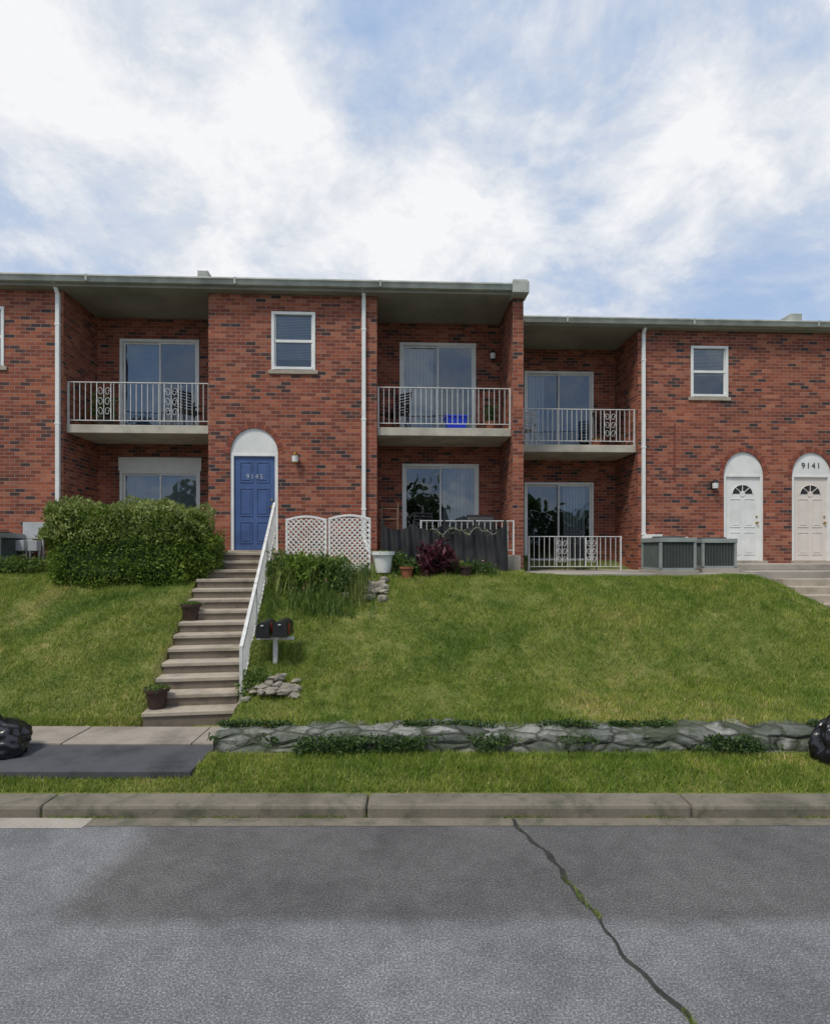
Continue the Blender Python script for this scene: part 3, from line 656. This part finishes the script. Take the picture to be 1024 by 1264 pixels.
for k,xo in enumerate((-.14,.12)):
    b=B(); n=12; rr=.1; P=[(xo-rr,1.25),(xo+rr,1.25)]+[(xo+rr*math.cos(math.pi*i/n),1.38+rr*math.sin(math.pi*i/n)) for i in range(n+1)]
    ln=.45; y0=-.2-.05*k; i=len(b.v); m=len(P)
    b.v+=[(p[0],y0,p[1]+.02*k) for p in P]+[(p[0],y0+ln,p[1]+.02*k) for p in P]
    for j in range(m): b.f.append((i+j,i+(j+1)%m,i+m+(j+1)%m,i+m+j)); b.m.append(b.mi(BLACK))
    b.f.append(tuple(i+m-1-j for j in range(m))); b.m.append(0); b.f.append(tuple(i+m+j for j in range(m))); b.m.append(0)
    b.box(xo-.02,xo+.02,y0-.02,y0-.001,1.42+.02*k,1.44+.02*k,GREY); b.box(xo+rr+.005,xo+rr+.012,y0+.1,y0+.13,1.3,1.46,RED)
    b.make('box',MB,bevel=.004)
def ac(x,y,z,w,h,rz):
    e=empty('air_conditioner',(x,y,z),rz); b=B(); a=w/2
    b.box(-a-.03,a+.03,-a-.05,a+.05,-.08,.03,CONC)
    for sx in(-1,1):
        for sy in(-1,1): b.box(min(sx*a,sx*(a-.05)),max(sx*a,sx*(a-.05)),min(sy*a,sy*(a-.05)),max(sy*a,sy*(a-.05)),.03,h-.09,ACM)
    b.box(-a-.01,a+.01,-a-.01,a+.01,h-.09,h,ACM); b.box(-a,a,-a,a,.03,.08,ACM); b.box(-a+.04,a-.04,-a+.04,a-.04,.08,h-.09,ACD)
    k=int((w-.1)/.03)
    for i in range(k):
        q=-a+.06+i*(w-.12)/(k-1); b.box(q-.004,q+.004,-a+.015,-a+.035,.08,h-.09,ACF); b.box(-a+.015,-a+.035,q-.004,q+.004,.08,h-.09,ACF); b.box(a-.035,a-.015,q-.004,q+.004,.08,h-.09,ACF)
    b.lathe((0,0,h),[(a*.8,0),(a*.8,.03),(a*.74,.03),(a*.74,.005),(0,.005)],ACD); 
    for r in (.15,.3,.45,.6,.75): b.lathe((0,0,h+.025),[(a*r-.004,0),(a*r-.004,.008),(a*r+.004,.008),(a*r+.004,0)],ACM,20)
    b.make('unit',e,bevel=.004)
ac(5.33,11.95,2.07,.78,.70,TH+.05); ac(6.45,12.35,2.10,.72,.66,TH-.08); ac(-8.55,11.5,2.3,.75,.55,TH)
b=B()
for i in range(5): b.cyl((5.7+.22*i,-.06,2.2),(5.7+.22*i,-.06,2.84),.03,WH,n=8)
b.box(5.55,5.95,-.12,-.02,2.45,2.9,WH); b.make('utility_pipes',F)
b=B(); s=-7.95; b.box(s-.3,s+.22,-.13,-.005,2.75,3.1,GREY); b.box(s-.26,s-.06,-.16,-.13,2.45,2.74,GREY)
b.cyl((s+.1,-.1,2.3),(s+.1,-.1,2.8),.02,GREY)
for k in (0,.26):
    b.cyl((s-.25+k,-.2,2.62),(s-.25+k,-.13,2.62),.08,WH,n=16); b.tube([(s-.3+k,-.3,2.2),(s-.3+k,-.3,2.5),(s-.12+k,-.3,2.5),(s-.12+k,-.3,2.2)],.02,GREY)
    b.box(s-.29+k,s-.11+k,-.4,-.24,2.5,2.72,GREY)
b.make('utility_meters',E,bevel=.008)
LT=empty('lattice_fence',(0,0,0)); b=B()
for (x0,x1,y,zb,zt) in ((-2.52,-1.72,11.05,2.2,3.12),(-1.68,-.86,11.0,2.1,3.14)):
    t=.04
    b.box(x0,x0+t,y,y+.03,zb,zt,WH); b.box(x1-t,x1,y,y+.03,zb,zt,WH); b.box(x0+t,x1-t,y,y+.03,zb,zb+t,WH)
    n=12
    for i in range(n):
        def arc(u): return zt-t/2+.07*math.sin(math.pi*u)
        b.bar((x0+(x1-x0)*i/n,y+.015,arc(i/n)),(x0+(x1-x0)*(i+1)/n,y+.015,arc((i+1)/n)),.04,WH)
    W=x1-x0; Hh=zt-zb
    for dd in (1,-1):
        k=-Hh
        while k<W:
            ts=max(0,-k); te=min(Hh,W-k)
            if te-ts>.05:
                xa,xb_=x0+k+ts,x0+k+te
                if dd==-1: xa,xb_=x0+x1-xa,x0+x1-xb_
                b.bar((xa,y+.012+.008*dd,zb+ts),(xb_,y+.012+.008*dd,zb+te),.022,WH)
            k+=.1
b.make('lattice',LT)
PF=empty('patio_screen_fence'); nn=150; mm_=14
def fy(u): return 11.28+.05*u
Vt=[];Ft=[]
for i in range(nn+1):
    u=i/nn; x=-.68+2.53*u; sg=abs(math.sin(u*math.pi*4)); zt=3.05-.13*sg**.8
    for j in range(mm_+1):
        q=j/mm_
        # tarp hangs from the posts: swagged folds radiating from each tie point
        fold=.045*math.sin((u*4)%1*math.pi*6+q*2)*q+.05*mnoise.noise(Vector((u*16,q*2.2,2)))-.05*sg*(1-q)
        Vt.append((x,fy(u)+fold-.08*(1-q),1.97+(zt-1.97)*q+.015*mnoise.noise(Vector((u*30,q*4,7)))))
for i in range(nn):
    for j in range(mm_):
        a=i*(mm_+1)+j; Ft.append((a,a+mm_+1,a+mm_+2,a+1))
me=bpy.data.meshes.new('screen_fabric'); me.from_pydata(Vt,[],Ft); me.materials.append(FAB); me.polygons.foreach_set('use_smooth',[True]*len(Ft)); link(bpy.data.objects.new('screen_fabric',me),PF)
b=B()
for u in (0,.25,.5,.75,1): b.box(-.64+2.45*u-.02,-.64+2.45*u+.02,fy(u)+.06,fy(u)+.1,1.95,3.12,BLACK)
b.make('posts',PF)
b=B(); Q=[]
for i in range(61):
    u=i/60; x=.35+1.25*u; z=2.98-.13*abs(math.sin(u*math.pi*2.6+.4))+.03*math.sin(u*31); Q.append((x,11.12+.05*u,z))
b.tube(Q,.003,WHR,n=5)
b.make('garland_wire',PF)
C=np.array([Q[i%61] for i in range(110)])+rng.normal(size=(110,3))*[.02,.01,.035]; leaves('garland_leaves',C,.035,LF_Y,.5,PF,.1)
railing(E,.1,2.05,-.55,2.42,.72,scroll=(),name='patio_railing')
def chair(name,par,x,y,z,rz,m=BLACK):
    e=bpy.data.objects.new(name,None); link(e,par); e.location=(x,y,z); e.rotation_euler=(0,0,rz); b=B()
    for sx in(-.26,.26):
        b.tube([(sx,-.24,0),(sx,-.22,.6),(sx,.2,.62),(sx,.26,.42)],.013,m); b.tube([(sx,.28,0),(sx*.95,.2,.42),(sx*.9,.34,.98)],.013,m)
    for i in range(7): b.box(-.25,.25,-.24+.065*i,-.24+.065*i+.05,.41,.425,m)
    for i in range(8): t=i/7; b.bar((-.24,.21+.13*t,.46+.5*t),(.24,.21+.13*t,.46+.5*t),.03,m)
    b.make('frame',e)
def fw(fr,s,y,z): 
    Y0=12.4 if fr=='L' else 13.5
    return (s*math.cos(TH)-y*math.sin(TH),Y0+s*math.sin(TH)+y*math.cos(TH),z)
chair('patio_chair',None,*fw('L',-5.1,.7,5.22),.9); chair('patio_chair',None,*fw('L',-.45,.7,5.22),-.7)
chair('patio_chair',None,*fw('R',5.0,.75,5.08),.6); chair('patio_chair',None,*fw('R',3.95,-.15,2.04),.3)
chair('patio_chair',None,*fw('R',2.75,.6,5.08),-.4,WHR); chair('patio_chair',None,*fw('L',.35,.3,2.4),.5)
def tote(x,y,z):
    e=empty('storage_bin',(x,y,z),.1); b=B()
    b.v=[(-.2,-.15,0),(.2,-.15,0),(.2,.15,0),(-.2,.15,0),(-.24,-.18,.3),(.24,-.18,.3),(.24,.18,.3),(-.24,.18,.3)]
    for f in ((0,3,2,1),(0,1,5,4),(1,2,6,5),(2,3,7,6),(3,0,4,7)): b.f.append(f); b.m.append(b.mi(TOTE))
    b.box(-.26,.26,-.2,.2,.3,.34,TOTE); b.make('bin',e,bevel=.01)
tote(*fw('L',.95,.5,5.22))
pot('flower_pot',*fw('L',-6.9,.5,5.22),.17,.25); pot('flower_pot',*fw('L',1.75,.5,5.22),.13,.22,True,TERRA); pot('flower_pot',*fw('R',4.6,.6,5.08),.13,.22,True,TERRA)
shrub('potted_plant',tuple(np.array(fw('L',-6.9,.5,5.65))),(.22,.2,.3),900,.07,LF_D,seed=31)
shrub('potted_plant',tuple(np.array(fw('L',1.75,.5,5.6))),(.14,.14,.22),400,.06,LF_D,seed=32)
pot('flower_pot',*fw('L',-4.15,-.5,2.3),.17,.3)
e=empty('wooden_rack',fw('L',-.55,.35,2.4),0); b=B()
for sx in(-.18,.18): b.box(sx-.015,sx+.015,-.12,-.09,0,1.05,WOOD); b.box(sx-.015,sx+.015,.09,.12,0,1.2,WOOD)
for z in (.2,.5,.8,1.03): b.box(-.165,.165,-.12,.12,z,z+.02,WOOD)
b.make('rack',e)
e=empty('barbecue_grill',fw('L',1.5,.45,2.4),0); b=B()
b.box(-.3,.3,-.2,.2,.55,.72,BLACK); b.cyl((-.3,0,.72),(.3,0,.72),.2,BLACK,n=16); b.box(-.55,-.3,-.15,.15,.68,.7,BLACK)
for sx in(-.27,.27): b.bar((sx,-.15,0),(sx,-.15,.55),.03,BLACK); b.bar((sx,.15,0),(sx,.15,.55),.03,BLACK)
b.make('grill',e,bevel=.01)
def bag(x,y,z,r,seed):
    bm=bmesh.new(); bmesh.ops.create_icosphere(bm,subdivisions=5,radius=1)
    for v in bm.verts:
        p=v.co.copy(); k=1+.25*mnoise.noise(p*1.7+Vector((seed,0,0)))+.12*(1-abs(mnoise.noise(p*4+Vector((seed,2,0))))*2)
        if p.z>.75: k*=1+.5*(p.z-.75)*2
        zz=max(p.z,-.62); v.co=Vector((p.x*k*r[0],p.y*k*r[1],zz*k*r[2]+.55*r[2]))
        if p.z>.6: v.co.x*=(1-(p.z-.6)*1.7); v.co.y*=(1-(p.z-.6)*1.7)
    me=bpy.data.meshes.new('trash_bag'); bm.to_mesh(me); bm.free(); me.materials.append(BAG)
    me.polygons.foreach_set('use_smooth',[True]*len(me.polygons))
    o=bpy.data.objects.new('trash_bag',me); o.location=(x,y,z); link(o)
bag(-4.72,6.3,.24,(.36,.26,.26),1); bag(-5.3,6.35,.24,(.4,.3,.24),4); bag(4.62,6.12,.2,(.28,.2,.36),8)
b=B(); z=hz(1.75,10.9); b.cyl((1.75,10.9,z),(1.75,10.9,z+.75),.008,BLACK,n=6); b.tube([(1.75+.06*math.cos(t*.5),10.9,z+.75+.06*math.sin(t*.5)-.0) for t in range(7)],.006,BLACK,n=5); b.make('shepherd_hook')
C=[]
for i in range(26):
    cx=-60+i*4.8+rng.normal(); cy=-30+rng.normal()*2; hh=5+rng.random()*4
    q=rng.normal(size=(420,3)); q/=np.linalg.norm(q,axis=1)[:,None]; q*=(.5+.5*rng.random(420))[:,None]
    C.append(np.array([cx,cy,hh*.55])+q*np.array([3.2,2.5,hh*.55]))
leaves('reflection_trees',np.concatenate(C),1.1,LF_D,.7,None,.2)  # unseen tree row added behind the camera for the windows to reflect
# ------------------------------------------------------------------ light, sky
sunpos=Vector((-.5,-.62,1.3)).normalized()
sl=bpy.data.lights.new('sun','SUN'); sl.energy=2.7; sl.angle=R(14); sl.color=(1,.93,.82)
so=bpy.data.objects.new('sun',sl); so.rotation_euler=(-sunpos).to_track_quat('-Z','Y').to_euler(); link(so)
W=bpy.data.worlds.new('World'); S.world=W; W.use_nodes=True; nt=W.node_tree; bg=nt.nodes['Background']
sky=N(nt,'ShaderNodeTexSky',sky_type='NISHITA'); sky.sun_disc=False; sky.sun_elevation=math.asin(sunpos.z); sky.sun_rotation=math.atan2(sunpos.x,sunpos.y)
sky.dust_density=1.5; sky.air_density=1.0; sky.ozone_density=1.5
tc=N(nt,'ShaderNodeTexCoord'); sp=N(nt,'ShaderNodeSeparateXYZ'); L(nt,tc.outputs['Generated'],sp.inputs[0])
mz=N(nt,'ShaderNodeMath',operation='MAXIMUM'); L(nt,sp.outputs['Z'],mz.inputs[0]); mz.inputs[1].default_value=.03
mz2=N(nt,'ShaderNodeMath',operation='ADD'); L(nt,mz.outputs[0],mz2.inputs[0]); mz2.inputs[1].default_value=.35
dx=N(nt,'ShaderNodeMath',operation='DIVIDE'); L(nt,sp.outputs['X'],dx.inputs[0]); L(nt,mz2.outputs[0],dx.inputs[1])
dy=N(nt,'ShaderNodeMath',operation='DIVIDE'); L(nt,sp.outputs['Y'],dy.inputs[0]); L(nt,mz2.outputs[0],dy.inputs[1])
cb=N(nt,'ShaderNodeCombineXYZ'); L(nt,dx.outputs[0],cb.inputs[0]); L(nt,dy.outputs[0],cb.inputs[1]); cb.inputs[2].default_value=3.3
n1=noise(nt,3.2,11,.62,vec=cb.outputs[0],dist=.25)
acc=n1.outputs['Fac']
# broad cloud banks (+) and clear gaps (-), as sky directions
for (dxx,dzz,w,amt) in [(-.50,.72,.30,.12),(-.13,.60,.18,.10),(.45,.72,.35,.10),(.1,.62,.15,.06),(-.02,.50,.13,.08),(-.72,.88,.2,.08),
                        (-.10,.93,.14,-.08),(-.60,.52,.16,-.12),(.28,.56,.12,-.10),(.55,.50,.15,-.11),(-.42,.5,.1,.11),(-.70,.43,.1,.12),(.70,.43,.1,.06)]:
    d=Vector((dxx,1,dzz)).normalized()
    vm=N(nt,'ShaderNodeVectorMath',operation='DISTANCE'); L(nt,tc.outputs['Generated'],vm.inputs[0]); vm.inputs[1].default_value=d
    mr=N(nt,'ShaderNodeMapRange',interpolation_type='SMOOTHSTEP'); L(nt,vm.outputs['Value'],mr.inputs[0]); mr.inputs[1].default_value=0; mr.inputs[2].default_value=w*1.3; mr.inputs[3].default_value=amt; mr.inputs[4].default_value=0
    ad=N(nt,'ShaderNodeMath',operation='ADD'); L(nt,acc,ad.inputs[0]); L(nt,mr.outputs[0],ad.inputs[1]); acc=ad.outputs[0]
m1=ramp(nt,acc,[(.36,(.18,.18,.18)),(.46,(.55,.55,.55)),(.53,(.85,.85,.85)),(.64,(1,1,1))])
n2=noise(nt,6.5,10,.66,vec=cb.outputs[0],dist=.3)
ad=N(nt,'ShaderNodeMath',operation='MULTIPLY_ADD'); L(nt,n2.outputs['Fac'],ad.inputs[0]); ad.inputs[1].default_value=.9; L(nt,acc,ad.inputs[2])
cc=ramp(nt,ad.outputs[0],[(.86,(6.2,6.9,8.0)),(1.0,(7.1,7.5,8.2))])
# brighter cumulus crests
br_=N(nt,'ShaderNodeMapRange'); L(nt,ad.outputs[0],br_.inputs[0]); br_.inputs[1].default_value=.98; br_.inputs[2].default_value=1.2
cx_=N(nt,'ShaderNodeMix',data_type='RGBA'); L(nt,br_.outputs[0],cx_.inputs[0]); L(nt,cc.outputs[0],cx_.inputs[6]); cx_.inputs[7].default_value=(9.3,9.35,9.5,1)
mx=N(nt,'ShaderNodeMix',data_type='RGBA'); L(nt,m1.outputs[0],mx.inputs[0])
hz_=N(nt,'ShaderNodeMix',data_type='RGBA'); hz_.inputs[0].default_value=.85; L(nt,sky.outputs[0],hz_.inputs[6]); hz_.inputs[7].default_value=(3.6,5.2,8.0,1)
L(nt,hz_.outputs[2],mx.inputs[6]); L(nt,cx_.outputs[2],mx.inputs[7])
L(nt,mx.outputs[2],bg.inputs[0]); bg.inputs[1].default_value=.1
S.view_settings.view_transform='Standard'; S.view_settings.look='None'; S.view_settings.exposure=0
# ------------------------------------------------------------------ camera
cd=bpy.data.cameras.new('camera'); cd.sensor_fit='HORIZONTAL'; cd.sensor_width=36; cd.lens=36*700/1024; cd.shift_y=48/1024; cd.clip_end=2000
co=bpy.data.objects.new('camera',cd); co.location=(0,0,2.5); co.rotation_euler=(R(90),0,0); link(co); S.camera=co
